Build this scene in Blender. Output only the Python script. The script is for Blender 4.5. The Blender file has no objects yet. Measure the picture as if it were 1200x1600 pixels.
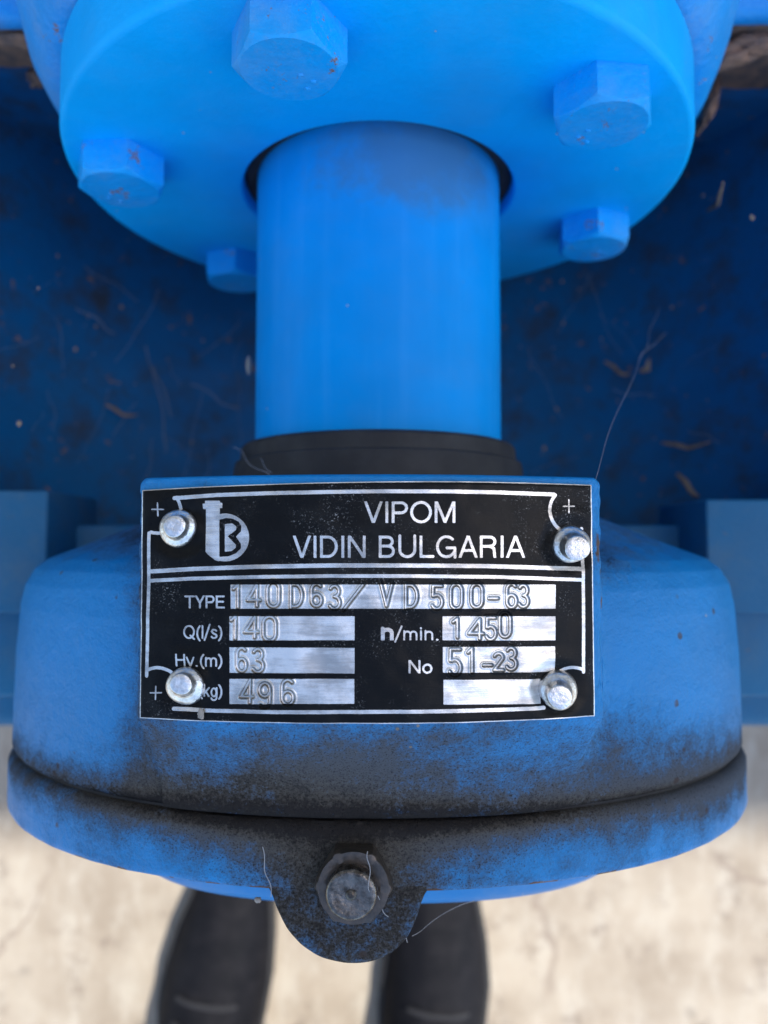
import bpy, bmesh, math, random
import numpy as np
from mathutils import Vector, Matrix
R = math.radians
random.seed(7); rng = np.random.default_rng(7)
sc = bpy.context.scene
COL = sc.collection

# ------------------------------------------------------------------ camera, sky, sun, exposure
CAM = np.array([.002, 0.0, .76]); TILT = R(2.8); FPX = 1157.0      # focal length in pixels of a 1200 px wide picture
cd = bpy.data.cameras.new('camera'); cam = bpy.data.objects.new('camera', cd); COL.objects.link(cam)
cam.location = CAM; cam.rotation_euler = (TILT, 0, 0)
cd.sensor_fit = 'VERTICAL'; cd.sensor_height = 36; cd.sensor_width = 27; cd.lens = 36 * FPX / 1600
cd.clip_start = .005; cd.clip_end = 400
cd.dof.use_dof = True; cd.dof.focus_distance = .158; cd.dof.aperture_fstop = 10.5
sc.camera = cam
SUN_EL, SUN_AZ = R(58), R(70)                                       # azimuth from +Y towards +X
w = bpy.data.worlds.new('World'); sc.world = w; w.use_nodes = True
wn = w.node_tree.nodes; bg = wn['Background']
sky = wn.new('ShaderNodeTexSky'); sky.sky_type = 'NISHITA'; sky.sun_disc = False
sky.sun_elevation = SUN_EL; sky.sun_rotation = SUN_AZ; sky.air_density = 1.0; sky.dust_density = 1.2
w.node_tree.links.new(sky.outputs[0], bg.inputs[0]); bg.inputs[1].default_value = .15
sl = bpy.data.lights.new('sun', 'SUN'); sl.energy = 2.5; sl.angle = R(.5); sl.color = (1, .94, .84)
so = bpy.data.objects.new('sun', sl); COL.objects.link(so)
sdir = Vector((math.sin(SUN_AZ) * math.cos(SUN_EL), math.cos(SUN_AZ) * math.cos(SUN_EL), math.sin(SUN_EL)))
so.rotation_euler = (-sdir).to_track_quat('-Z', 'Y').to_euler(); so.location = (2, 2, 5)
sc.view_settings.view_transform = 'Standard'; sc.view_settings.look = 'None'
sc.view_settings.gamma = 1; sc.view_settings.exposure = 1.45

# ------------------------------------------------------------------ measuring helpers
RC = np.array([[1, 0, 0], [0, math.cos(TILT), -math.sin(TILT)], [0, math.sin(TILT), math.cos(TILT)]])
def ray(px, py):
    d = np.stack([(np.asarray(px, float) - 600) / FPX, (800 - np.asarray(py, float)) / FPX, -np.ones_like(np.asarray(px, float))], -1)
    return d @ RC.T
def atZ(px, py, Z):
    d = ray(px, py); k = (Z - CAM[2]) / d[..., 2]
    return CAM + d * k[..., None]
def atY(px, py, Y):
    d = ray(px, py); k = (Y - CAM[1]) / d[..., 1]
    return CAM + d * k[..., None]
def proj(P):
    q = (np.asarray(P, float) - CAM) @ RC
    return 600 + FPX * q[..., 0] / -q[..., 2], 800 - FPX * q[..., 1] / -q[..., 2]
def smooth(a, b, x):
    t = np.clip((np.asarray(x, float) - a) / (b - a), 0, 1); return t * t * (3 - 2 * t)
_lat = rng.random((256, 256))
def vnoise(x, y, s=1.0, oct=3):
    out = 0; amp = 1; tot = 0
    for o in range(oct):
        X = np.asarray(x) * s + 17.3 * o; Y = np.asarray(y) * s + 5.1 * o
        i = np.floor(X).astype(int); j = np.floor(Y).astype(int); fx = X - i; fy = Y - j
        fx = fx * fx * (3 - 2 * fx); fy = fy * fy * (3 - 2 * fy)
        g = lambda a, b: _lat[a & 255, b & 255]
        out = out + amp * (g(i, j) * (1 - fx) * (1 - fy) + g(i + 1, j) * fx * (1 - fy) + g(i, j + 1) * (1 - fx) * fy + g(i + 1, j + 1) * fx * fy)
        tot += amp; amp *= .5; s *= 2.03
    return out / tot

# ------------------------------------------------------------------ object helpers
def mesh_obj(name, verts, faces, mat, parent=None, smooth_angle=35, attrs=None, label=None):
    me = bpy.data.meshes.new(name)
    me.from_pydata([tuple(map(float, v)) for v in verts] if not isinstance(verts, np.ndarray) else verts.tolist(), [], faces)
    me.update()
    bm = bmesh.new(); bm.from_mesh(me); bmesh.ops.recalc_face_normals(bm, faces=bm.faces); bm.to_mesh(me); bm.free()
    return finish(name, me, mat, parent, smooth_angle, attrs, label)
def finish(name, me, mat, parent, smooth_angle=35, attrs=None, label=None):
    if smooth_angle:
        me.polygons.foreach_set('use_smooth', [True] * len(me.polygons)); me.set_sharp_from_angle(angle=R(smooth_angle))
    for k, v in (attrs or {}).items():
        a = me.attributes.new(k, 'FLOAT', 'POINT'); a.data.foreach_set('value', np.asarray(v, np.float32).ravel())
    if mat: me.materials.append(mat)
    o = bpy.data.objects.new(name, me); COL.objects.link(o)
    if parent: o.parent = parent
    if label: o['label'] = label
    return o
def bm_obj(name, bm, mat, parent=None, smooth_angle=35, label=None):
    me = bpy.data.meshes.new(name); bmesh.ops.recalc_face_normals(bm, faces=bm.faces); bm.to_mesh(me); bm.free()
    return finish(name, me, mat, parent, smooth_angle, None, label)
def thing(name, label, cat, loc=(0, 0, 0), group=None):
    o = bpy.data.objects.new(name, None); COL.objects.link(o); o.location = loc; o.empty_display_size = .02
    o['label'] = label; o['category'] = cat
    if group: o['group'] = group
    return o
def tag(o, label, cat, group=None):
    o['label'] = label; o['category'] = cat
    if group: o['group'] = group
    return o
def grid_faces(n, m, wrap=False):
    i, j = np.meshgrid(np.arange(n - 1), np.arange(m if wrap else m - 1), indexing='ij'); j2 = (j + 1) % m
    return np.stack([i * m + j, i * m + j2, (i + 1) * m + j2, (i + 1) * m + j], -1).reshape(-1, 4).tolist()
def lathe_y(name, prof, mat, parent, cz=.5, seg=128, cap=True, sa=35, cx=0, label=None, closed=False):
    """prof: (Y, radius) pairs turned about the shaft axis"""
    th = np.linspace(0, 2 * np.pi, seg, endpoint=False)
    V = np.concatenate([np.stack([cx + r * np.cos(th), np.full(seg, y), cz + r * np.sin(th)], 1) for y, r in prof])
    F = grid_faces(len(prof), seg, True)
    if closed: k = (len(prof) - 1) * seg; F += [[k + j, k + (j + 1) % seg, (j + 1) % seg, j] for j in range(seg)]
    elif cap: F += [list(range(seg)), [(len(prof) - 1) * seg + j for j in range(seg)]]
    return mesh_obj(name, V, F, mat, parent, sa, label=label)
def lathe_z(name, prof, mat, parent, loc, seg=40, tilt=(0, 0), sa=35, rfun=None):
    th = np.linspace(0, 2 * np.pi, seg, endpoint=False); Vs = []
    for z, r in prof:
        rr = r * (rfun(th, z) if rfun else 1)
        Vs.append(np.stack([rr * np.cos(th) + tilt[0] * z, rr * np.sin(th) + tilt[1] * z, np.full(seg, z)], 1))
    V = np.concatenate(Vs) + np.array(loc)
    return mesh_obj(name, V, grid_faces(len(prof), seg, True) + [list(range(seg)), [(len(prof) - 1) * seg + j for j in range(seg)]], mat, parent, sa)
def box(name, x0, x1, y0, y1, z0, z1, mat, parent, bev=.002, label=None, seg=3):
    bm = bmesh.new(); bmesh.ops.create_cube(bm, size=1)
    for v in bm.verts: v.co = Vector(((x0 + x1) / 2 + v.co.x * (x1 - x0), (y0 + y1) / 2 + v.co.y * (y1 - y0), (z0 + z1) / 2 + v.co.z * (z1 - z0)))
    if bev: bmesh.ops.bevel(bm, geom=list(bm.edges), offset=bev, segments=seg, affect='EDGES', profile=.5)
    return bm_obj(name, bm, mat, parent, 40, label)
def tube_data(pts, rad, seg=6):
    pts = [Vector(p) for p in pts]; V = []; n = len(pts); rad = rad if hasattr(rad, '__len__') else [rad] * n
    up = Vector((.3, .2, .9))
    for i, p in enumerate(pts):
        d = (pts[min(i + 1, n - 1)] - pts[max(i - 1, 0)]).normalized(); a = d.cross(up).normalized(); b = d.cross(a)
        for k in range(seg):
            t = 2 * math.pi * k / seg; V.append(p + (a * math.cos(t) + b * math.sin(t)) * rad[i])
    F = grid_faces(n, seg, True) + [list(range(seg)), [(n - 1) * seg + k for k in range(seg)]]
    return [tuple(v) for v in V], F
def tube(name, pts, rad, mat, parent=None, seg=6):
    V, F = tube_data(pts, rad, seg); return mesh_obj(name, V, F, mat, parent, 60)

# ------------------------------------------------------------------ materials
def new_mat(name):
    m = bpy.data.materials.new(name); m.use_nodes = True; nt = m.node_tree
    return m, nt, nt.nodes['Principled BSDF']
class G:
    """small node-graph writer"""
    def __init__(s, nt): s.nt = nt; s.c = s.n('ShaderNodeNewGeometry').outputs['Position']
    def n(s, t): return s.nt.nodes.new(t)
    def put(s, sock, v):
        if isinstance(v, bpy.types.NodeSocket): s.nt.links.new(v, sock)
        elif isinstance(v, (tuple, list)) and len(v) == 3 and len(sock.default_value) == 4: sock.default_value = (*v, 1)
        else: sock.default_value = v
    def math(s, op, a, b=0.0, c=0.0, clamp=False):
        n = s.n('ShaderNodeMath'); n.operation = op; n.use_clamp = clamp
        s.put(n.inputs[0], a); s.put(n.inputs[1], b); s.put(n.inputs[2], c); return n.outputs[0]
    def noise(s, scale, detail=4, rough=.6, vec=None, dist=0.0):
        n = s.n('ShaderNodeTexNoise'); s.put(n.inputs['Vector'], vec or s.c); n.inputs['Scale'].default_value = scale
        n.inputs['Detail'].default_value = detail; n.inputs['Roughness'].default_value = rough; n.inputs['Distortion'].default_value = dist
        return n.outputs['Fac']
    def voro(s, scale, vec=None, feat='F1'):
        n = s.n('ShaderNodeTexVoronoi'); n.feature = feat; s.put(n.inputs['Vector'], vec or s.c); n.inputs['Scale'].default_value = scale
        return n.outputs['Distance']
    def ramp(s, v, a, b, lo=0.0, hi=1.0):
        n = s.n('ShaderNodeMapRange'); n.interpolation_type = 'SMOOTHSTEP'
        s.put(n.inputs[0], v); n.inputs[1].default_value = a; n.inputs[2].default_value = b; n.inputs[3].default_value = lo; n.inputs[4].default_value = hi
        return n.outputs[0]
    def mix(s, f, a, b):
        n = s.n('ShaderNodeMix'); n.data_type = 'RGBA'; s.put(n.inputs[0], f); s.put(n.inputs[6], a); s.put(n.inputs[7], b); return n.outputs[2]
    def attr(s, name): n = s.n('ShaderNodeAttribute'); n.attribute_name = name; return n.outputs['Fac']
    def scale(s, v3):
        n = s.n('ShaderNodeVectorMath'); n.operation = 'MULTIPLY'; s.put(n.inputs[0], s.c); n.inputs[1].default_value = v3; return n.outputs[0]
    def bump(s, h, strength, dist, normal=None):
        n = s.n('ShaderNodeBump'); n.inputs['Strength'].default_value = strength; n.inputs['Distance'].default_value = dist
        s.put(n.inputs['Height'], h)
        if normal: s.put(n.inputs['Normal'], normal)
        return n.outputs[0]

def paint(name, base=(.0, .20, .72), dust=.3, rough=.36, rust=.0, grime=False, bump=.12, dustcol=(.28, .32, .38), spec=.5, patch=None, sheen_streak=0):
    m, nt, p = new_mat(name); g = G(nt)
    col = g.mix(g.ramp(g.noise(28, 3, .5), .3, .7), base, tuple(c * .86 + .004 for c in base))
    d = g.math('MULTIPLY', g.ramp(g.noise(45, 6, .68), .42, .78), dust)
    fine = g.math('MULTIPLY', g.ramp(g.noise(900, 3, .7), .52, .75), dust * .5)
    d = g.math('ADD', d, fine, clamp=True)
    col = g.mix(d, col, dustcol)
    rg = g.math('MULTIPLY_ADD', d, .35, rough)
    if sheen_streak: col = g.mix(g.math('MULTIPLY', g.ramp(g.noise(1, 4, .6, vec=g.scale((170, 7, 170))), .52, .78), sheen_streak), col, (.10, .42, .85))  # pale highlight streaks along the shaft, painted into the colour
    if patch:      # a settled stain of its own at one spot
        vm = g.n('ShaderNodeVectorMath'); vm.operation = 'SUBTRACT'; g.put(vm.inputs[0], g.c); vm.inputs[1].default_value = patch[0]
        v2 = g.n('ShaderNodeVectorMath'); v2.operation = 'DIVIDE'; g.put(v2.inputs[0], vm.outputs[0]); v2.inputs[1].default_value = patch[1]
        v3 = g.n('ShaderNodeVectorMath'); v3.operation = 'LENGTH'; g.put(v3.inputs[0], v2.outputs[0])
        st = g.ramp(g.math('ADD', v3.outputs['Value'], g.math('MULTIPLY_ADD', g.noise(90, 5, .7), 1.6, -.8)), .3, 1.3, 1, 0)
        col = g.mix(g.math('MULTIPLY', st, patch[2]), col, patch[3])
    bh = g.math('ADD', g.noise(420, 3, .6), g.math('MULTIPLY', g.noise(70, 3, .6), 3.0))
    nrm = g.bump(bh, bump, .0006)
    # pale chips and specks
    sp = g.ramp(g.voro(130, feat='F1'), .035, .06, 1, 0); gate = g.ramp(g.noise(60, 1, .5), .54, .60)
    sp = g.math('MULTIPLY', sp, gate); col = g.mix(sp, col, (.42, .34, .27))
    if rust:
        r_ = g.ramp(g.noise(120, 5, .75), .66 - rust * .2, .72 - rust * .2)
        col = g.mix(r_, col, g.mix(g.noise(700, 2), (.16, .075, .04), (.30, .19, .13))); rg = g.math('MULTIPLY_ADD', r_, .4, rg, clamp=True)
    if grime:
        a = g.attr('grime'); n1 = g.noise(150, 8, .75); n2 = g.noise(1300, 4, .7)
        v = g.math('ADD', a, g.math('MULTIPLY_ADD', n1, 1.9, -.95)); v = g.math('ADD', v, g.math('MULTIPLY_ADD', n2, 1.1, -.55))
        k = g.ramp(v, .05, 1.25)
        fs = g.math('MULTIPLY', g.ramp(g.noise(2600, 3, .7), .56, .64), g.ramp(a, .15, .7))
        dk = g.attr('soot')
        gc = g.mix(g.ramp(g.math('ADD', dk, g.math('ADD', g.math('MULTIPLY_ADD', n2, 1.1, -.55), g.math('MULTIPLY_ADD', n1, .8, -.4))), .2, .75), (.080, .072, .060), (.024, .022, .021))
        gc = g.mix(g.math('MULTIPLY', g.ramp(g.noise(700, 4, .7), .52, .72), .18), gc, (.11, .095, .08))
        col = g.mix(g.math('MULTIPLY', k, g.ramp(dk, 0, .5, .90, 1.0)), col, gc)
        rg = g.math('MULTIPLY_ADD', k, .45, rg, clamp=True); spk = g.math('MULTIPLY_ADD', k, -.30, spec)
        col = g.mix(g.math('MULTIPLY', fs, .75), col, (.014, .013, .013))
        pit = g.ramp(g.voro(900), .10, .28); nrm2 = g.bump(g.math('MULTIPLY', pit, g.math('ADD', k, .15)), .45, .0005, nrm)
        nrm = g.bump(n2, .5, .0006, nrm2)
        # brown round rust blisters
        vb = g.ramp(g.math('ADD', g.voro(110, feat='F1'), g.math('MULTIPLY_ADD', n2, .16, -.08)), .08, .12, 1, 0); gt = g.ramp(g.noise(33, 1, .5), .50, .56)
        col = g.mix(g.math('MULTIPLY', g.math('MULTIPLY', vb, gt), .85), col, (.055, .042, .036))
        rr = g.attr('rust'); rk = g.ramp(g.math('ADD', rr, g.math('MULTIPLY_ADD', n1, 1.0, -.5)), .4, .6); col = g.mix(rk, col, (.10, .062, .045))
    g.put(p.inputs['Base Color'], col); g.put(p.inputs['Roughness'], rg); g.put(p.inputs['Normal'], nrm)
    g.put(p.inputs['Specular IOR Level'], spk if grime else spec)
    return m
M = {}
M['flange'] = paint('flange_paint', (.0, .42, .90), .05, .42, 0, bump=.22, spec=.10)
M['bolt'] = paint('bolt_paint', (.0, .37, .84), .26, .42, .24, bump=.45, spec=.2)
M['sleeve'] = paint('sleeve_paint', (.0, .295, .74), .05, .34, 0, bump=.07, spec=.05, sheen_streak=.10, patch=((.014, .118, .541), (.034, .016, .03), .60, (.085, .15, .20)))
M['casing'] = paint('casing_paint', (.002, .30, .74), .30, .45, .16, bump=.6, spec=.3)
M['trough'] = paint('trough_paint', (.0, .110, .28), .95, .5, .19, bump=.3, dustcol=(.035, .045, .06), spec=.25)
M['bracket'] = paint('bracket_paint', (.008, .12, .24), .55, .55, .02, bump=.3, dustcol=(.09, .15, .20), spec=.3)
M['cap'] = paint('cap_paint', (.004, .20, .50), .30, .4, 0, bump=.2, spec=.35, dustcol=(.2, .28, .36))
M['housing'] = paint('housing_paint', (.0, .210, .52), .14, .38, 0, True, bump=.5, dustcol=(.10, .19, .28), spec=.30)
def simple(name, col, rough, metal=0.0, var=.3, scale=300, bump=.1, bscale=600, col2=None, spec=.5):
    m, nt, p = new_mat(name); g = G(nt)
    c2 = col2 or tuple(c * (1 - var) for c in col)
    g.put(p.inputs['Base Color'], g.mix(g.ramp(g.noise(scale, 5, .65), .35, .7), col, c2))
    g.put(p.inputs['Roughness'], g.math('MULTIPLY_ADD', g.noise(scale * 1.7, 3), .25, rough - .12)); p.inputs['Metallic'].default_value = metal; p.inputs['Specular IOR Level'].default_value = spec
    g.put(p.inputs['Normal'], g.bump(g.noise(bscale, 3), bump, .0005)); return m
M['rubber'] = simple('dark_rubber', (.016, .016, .017), .6, 0, .4, 90, .1, 500, (.030, .030, .030), spec=.35)
M['rustface'] = simple('rusty_iron', (.24, .13, .08), .85, 0, .5, 180, .6, 400, (.10, .07, .06))
M['rivet'] = simple('worn_aluminium', (.80, .79, .77), .33, 1, .3, 900, .35, 1200, (.55, .53, .50))
M['nut'] = simple('greasy_steel', (.055, .05, .045), .34, .5, .5, 300, .5, 500, (.10, .08, .065))
M['stud'] = simple('dirty_steel', (.17, .155, .14), .26, .85, .5, 420, .5, 700, (.045, .038, .032))
M['leather'] = simple('black_leather', (.004, .0045, .007), .75, 0, .4, 60, .3, 900, (.009, .009, .012), spec=.14)
M['sole'] = simple('dark_sole', (.02, .02, .022), .7, 0, .3, 90)
M['cloth'] = simple('dark_trousers', (.02, .021, .026), .9, 0, .3, 90)
M['web'] = simple('pale_web', (.30, .30, .31), .6, 0, .2, 90, 0)
M['straw'] = simple('dry_stalk', (.36, .25, .16), .8, 0, .5, 200)
M['fluff'] = simple('pale_fluff', (.34, .31, .27), .9, 0, .3, 400)
M['render'] = simple('shade_wall_render', (.62, .59, .54), .9, 0, .15, 4, .3, 60)

# concrete floor
m, nt, p = new_mat('concrete'); g = G(nt)
wv = g.n('ShaderNodeVectorMath'); wv.operation = 'MULTIPLY_ADD'; nz = g.n('ShaderNodeTexNoise'); g.put(nz.inputs['Vector'], g.c); nz.inputs['Scale'].default_value = 9; nz.inputs['Detail'].default_value = 4
g.put(wv.inputs[0], nz.outputs['Color']); wv.inputs[1].default_value = (.16, .16, 0); g.put(wv.inputs[2], g.c); wvo = wv.outputs[0]
c = g.mix(g.ramp(g.noise(9, 6, .62), .32, .68), (.37, .32, .255), (.255, .21, .16))
c = g.mix(g.ramp(g.noise(1, 5, .7, vec=g.scale((34, 13, 1))), .42, .72), c, (.395, .355, .295))
c = g.mix(g.math('MULTIPLY', g.ramp(g.noise(22, 6, .72), .53, .70), .75), c, (.15, .115, .09))
c = g.mix(g.math('MULTIPLY', g.ramp(g.voro(22), .10, .26, 1, 0), g.ramp(g.noise(11, 2), .50, .60)), c, (.15, .13, .11))
c = g.mix(g.math('MULTIPLY', g.ramp(g.voro(2.4, vec=wvo, feat='DISTANCE_TO_EDGE'), .003, .012, 1, 0), g.ramp(g.noise(7, 2), .42, .6, 0, .55)), c, (.19, .145, .115))
g.put(p.inputs['Base Color'], c); p.inputs['Roughness'].default_value = .85
g.put(p.inputs['Normal'], g.bump(g.noise(120, 6, .7), .4, .003)); M['concrete'] = m

# nameplate: black lacquer printed on aluminium; attribute 'ink' is the signed distance (pixels) to bare metal
m, nt, p = new_mat('nameplate_print'); g = G(nt)
ink = g.math('ADD', g.attr('ink'), g.math('MULTIPLY_ADD', g.noise(2600, 2, .6), 1.1, -.55))
bare = g.ramp(ink, -.45, .45, 1, 0)
scr = g.ramp(g.noise(1, 4, .7, vec=g.scale((260, 2600, 400))), .70, .76)
wornp = g.math('MULTIPLY', g.ramp(g.noise(2400, 3, .7), .58, .68), g.ramp(g.noise(65, 4, .65), .50, .68))
wornp = g.math('MAXIMUM', wornp, g.math('MULTIPLY', scr, .5))
bare2 = g.math('MAXIMUM', bare, g.math('MULTIPLY', wornp, .40)); 
dustn = g.math('MULTIPLY', g.ramp(g.noise(60, 5, .65), .50, .80), .035)
blk = g.mix(dustn, (.005, .005, .005), (.30, .28, .25))
sil = g.mix(g.ramp(g.math('ADD', g.noise(110, 5, .6), g.math('MULTIPLY_ADD', g.noise(1, 3, .6, vec=g.scale((120, 900, 100))), .5, -.25)), .36, .66), (.80, .77, .72), (.44, .42, .39))  # tarnish, with reflection contrast painted in as lighter and darker silver
sil = g.mix(g.math('MULTIPLY', g.attr('stamp'), .80), sil, (.07, .062, .055))
g.put(p.inputs['Base Color'], g.mix(bare2, blk, sil))
g.put(p.inputs['Metallic'], g.math('MULTIPLY', bare2, .80))
rb = g.math('MULTIPLY_ADD', g.noise(90, 3), .26, .14)
mx = g.n('ShaderNodeMix'); g.put(mx.inputs[0], bare); g.put(mx.inputs[2], rb); mx.inputs[3].default_value = .27
g.put(p.inputs['Roughness'], mx.outputs[0]); p.inputs['Specular IOR Level'].default_value = .12
brush = g.noise(1, 3, .6, vec=g.scale((200, 3800, 400)))
g.put(p.inputs['Normal'], g.bump(g.math('ADD', brush, g.noise(1500, 2)), .10, .0003)); M['plate'] = m

# ------------------------------------------------------------------ ground and added shade wall
bm = bmesh.new(); bmesh.ops.create_grid(bm, x_segments=40, y_segments=40, size=60)
o = bm_obj('ground', bm, M['concrete'], None, 0); o['kind'] = 'structure'
wall = thing('shade_wall', 'unseen tall plain wall added behind the blue pump to cast shade', 'wall', (0, 1.0, 0))  # unseen wall, added to throw the shade edge across pump and ground
wb = box('shade_wall_face', -6, 6, 0, .25, -.02, 5.72, M['render'], wall, .01)
box('shade_wall_coping', -6.05, 6.05, -.04, .29, 5.723, 5.80, M['render'], wall, .01)

# ------------------------------------------------------------------ the pump
pump = thing('water_pump', 'blue painted industrial water pump with riveted black nameplate on its bearing housing', 'pump')

# --- gland flange with six bolts, shaft sleeve, rubber ring
FY = .1238; FZ = .5068; FR = .1022
fl = lathe_y('gland_flange', [(FY + .020, FR), (FY + .0020, FR), (FY + .0010, FR - .0003), (FY + .0003, FR - .0010), (FY, FR - .0021), (FY, .0484), (FY + .0004, .0476), (FY + .0012, .0471), (FY + .020, .0471)],
             M['flange'], pump, FZ, 200, closed=True, sa=50)
for v in fl.data.vertices:
    if math.hypot(v.co.x, v.co.z - FZ) < .06: v.co.z -= .0038
def bolt(name, ang, rot, parent, h=.0100, rc=.0139, rad=.0852):
    seg = 72; th = np.linspace(0, 2 * np.pi, seg, endpoint=False)
    rh = rc * math.cos(R(30)) / np.cos((th + R(30)) % R(60) - R(30)); r0 = rc * math.cos(R(30)) * .97
    rings = [(rh, np.zeros(seg)), (rh, h - np.maximum(0, rh - r0) * .62 - .0003), (rh * .985, h - np.maximum(0, rh - r0) * .58 - .00005), (np.full(seg, r0), np.full(seg, h)), (np.full(seg, r0 * .5), np.full(seg, h + .0001))]
    V = []
    cx, cz = rad * math.cos(R(ang)), FZ - .001 + rad * math.sin(R(ang))
    for r, hh in rings:
        V.append(np.stack([cx + r * np.cos(th + R(rot)), FY - hh, cz + r * np.sin(th + R(rot))], 1))
    V = np.concatenate(V); F = grid_faces(len(rings), seg, True) + [[4 * seg + j for j in range(seg)]]
    b = mesh_obj(name, V, F, M['bolt'], parent, 24)
    # raised grade marks
    for k in range(3):
        a = R(ang * 3 + k * 55); rr = .0055
        bm = bmesh.new(); bmesh.ops.create_uvsphere(bm, u_segments=10, v_segments=6, radius=1)
        for v in bm.verts: v.co = Vector((cx + rr * math.cos(a) + v.co.x * .0008, FY - h - .0001 + v.co.y * .00045, cz - .004 + rr * math.sin(a) * .6 + v.co.z * .0005))
        bm_obj('grade_mark', bm, M['bolt'], b, 80)
    return b
for ang, rot in ((104, 2), (164, 3), (224, 22), (284, 10), (344, -22), (44, -8)): bolt('bolt', ang, rot + 30, fl)
lathe_y('shaft_sleeve', [(.30, .0428), (.0335, .0428), (.0320, .0424), (.0320, .030), (.30, .030)], M['sleeve'], pump, .5, 160, closed=True)
lathe_y('rubber_ring', [(.004, .0500), (.0265, .0500), (.0285, .0496), (.0290, .0488), (.0290, .0480), (.0335, .0476), (.0345, .0468), (.0347, .0430), (.004, .0430)], M['rubber'], pump, .5, 160, closed=True, sa=30)

# --- casing neck and split casing behind the flange
lathe_y('bore_shade_ring', [(FY + .0045, .0464), (FY + .0045, .0430), (FY + .0185, .0430), (FY + .0185, .0460)], M['rubber'], pump, .501, 96, closed=True)  # dark ring added inside the hole to darken the gap round the sleeve
neck = lathe_y('casing_neck', [(.1440, .060), (.1440, .1020), (.1446, .1045), (.146, .1082), (.150, .1112), (.155, .1135), (.165, .1165), (.182, .120), (.20, .124), (.26, .127), (.40, .13)], M['casing'], pump, .502, 160, sa=60)
rib = []
for s in (-1, 1):
    # wavy cast flange edge of the split casing at shaft height
    n = 60; xs = np.linspace(.10, .42, n); V = []
    edge = .192 - (.009 if s > 0 else .003) * np.exp(-((xs - .10) / .022) ** 2) + .006 * (vnoise(xs, xs * 0 + s, 45, 4) - .5) + (.002 if s > 0 else 0)
    prof = [(0.0, 0.0, .5), (-.002, -.0015, .4985), (-.0025, 0, .493), (-.0015, 0, .478), (.002, 0, .474), (.05, 0, .470), (.05, 0, .49)]
    rows = []
    for k, (dy, _, z) in enumerate([(.13, 0, .501), (.02, 0, .501), (.002, 0, .5005), (0, 0, .4985), (-.0005, 0, .4945)]):
        rows.append(np.stack([s * xs, edge + dy, np.full(n, z)], 1))
    V = np.concatenate(rows + [np.stack([s * xs, edge + .001, np.full(n, .4925)], 1), np.stack([s * xs, edge + .13, np.full(n, .4925)], 1)])
    F = grid_faces(7, n)
    F += [[r * n for r in range(7)], [r * n + n - 1 for r in range(7)], ]
    mesh_obj('split_flange', V, F, M['casing'], pump, 50)
    rows = []
    for k, (dy, z) in enumerate([(.12, .4922), (.0015, .4922), (.0005, .487), (.002, .476 if s < 0 else .47), (.0025, .468 if s < 0 else .452), (.12, .468 if s < 0 else .452)]):
        rows.append(np.stack([s * xs, edge + dy + (.0030 * (vnoise(xs, xs * 0 + k * 3 + s, 160, 3) - .5) if k in (1, 2, 3, 4) else 0), np.full(n, z)], 1))
    mesh_obj('gasket_face', np.concatenate(rows), grid_faces(6, n) + [[r * n for r in range(6)], [r * n + n - 1 for r in range(6)]], M['rustface'], pump, 40, label='rusty bare iron joint face under the casing flange')
    box('lower_casing_flange', min(s * .1, s * .42), max(s * .1, s * .42), .1975, .32, .40, .4675 if s < 0 else .4515, M['trough'], pump, .010, seg=6)
for v in neck.data.vertices:
    k = 1 + .030 * (float(vnoise(v.co.x * 45 + 9, v.co.y * 45 + v.co.z * 30, 1, 3)) - .5) * float(smooth(.146, .155, v.co.y)); v.co.x *= k; v.co.z = .5 + (v.co.z - .5) * k
def rust_scale(px, py, z, s_, turn):
    q = atZ(px, py, z); bm = bmesh.new(); bmesh.ops.create_icosphere(bm, subdivisions=4, radius=1)
    for v in bm.verts:
        k = .6 + .9 * float(vnoise(v.co.x * 2.2 + px, v.co.y * 2.2 + v.co.z * 1.7, 1.3, 4)); a = v.co.x * s_[0] * k; b = v.co.y * s_[1] * k
        v.co = Vector((q[0] + a * math.cos(turn) - b * math.sin(turn), q[1] + a * math.sin(turn) + b * math.cos(turn), q[2] + v.co.z * s_[2] * k))
    bm_obj('rust_scale', bm, M['rustface'], pump, 60)
rust_scale(66, 118, .462, (.0060, .0045, .004), .5); rust_scale(30, 62, .488, (.014, .0028, .003), -.12)
rust_scale(1112, 158, .470, (.0022, .0100, .004), -.35); rust_scale(1150, 84, .484, (.0120, .0045, .004), .35); rust_scale(1185, 70, .486, (.010, .004, .004), .1); rust_scale(1095, 196, .465, (.0016, .005, .003), -.5)
# volute body
th = np.linspace(0, 2 * np.pi, 96, endpoint=False); V = []
for y, k in ((.25, .80), (.262, .93), (.29, 1), (.50, 1), (.53, .93), (.54, .8)):
    c_, s_ = np.cos(th), np.sin(th); V.append(np.stack([.34 * k * np.sign(c_) * abs(c_) ** .8, np.full(96, y), .47 + .20 * k * np.sign(s_) * abs(s_) ** .8], 1))
mesh_obj('volute_casing', np.concatenate(V), grid_faces(6, 96, True) + [list(range(96)), list(range(480, 576))], M['casing'], pump, 50)

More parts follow.
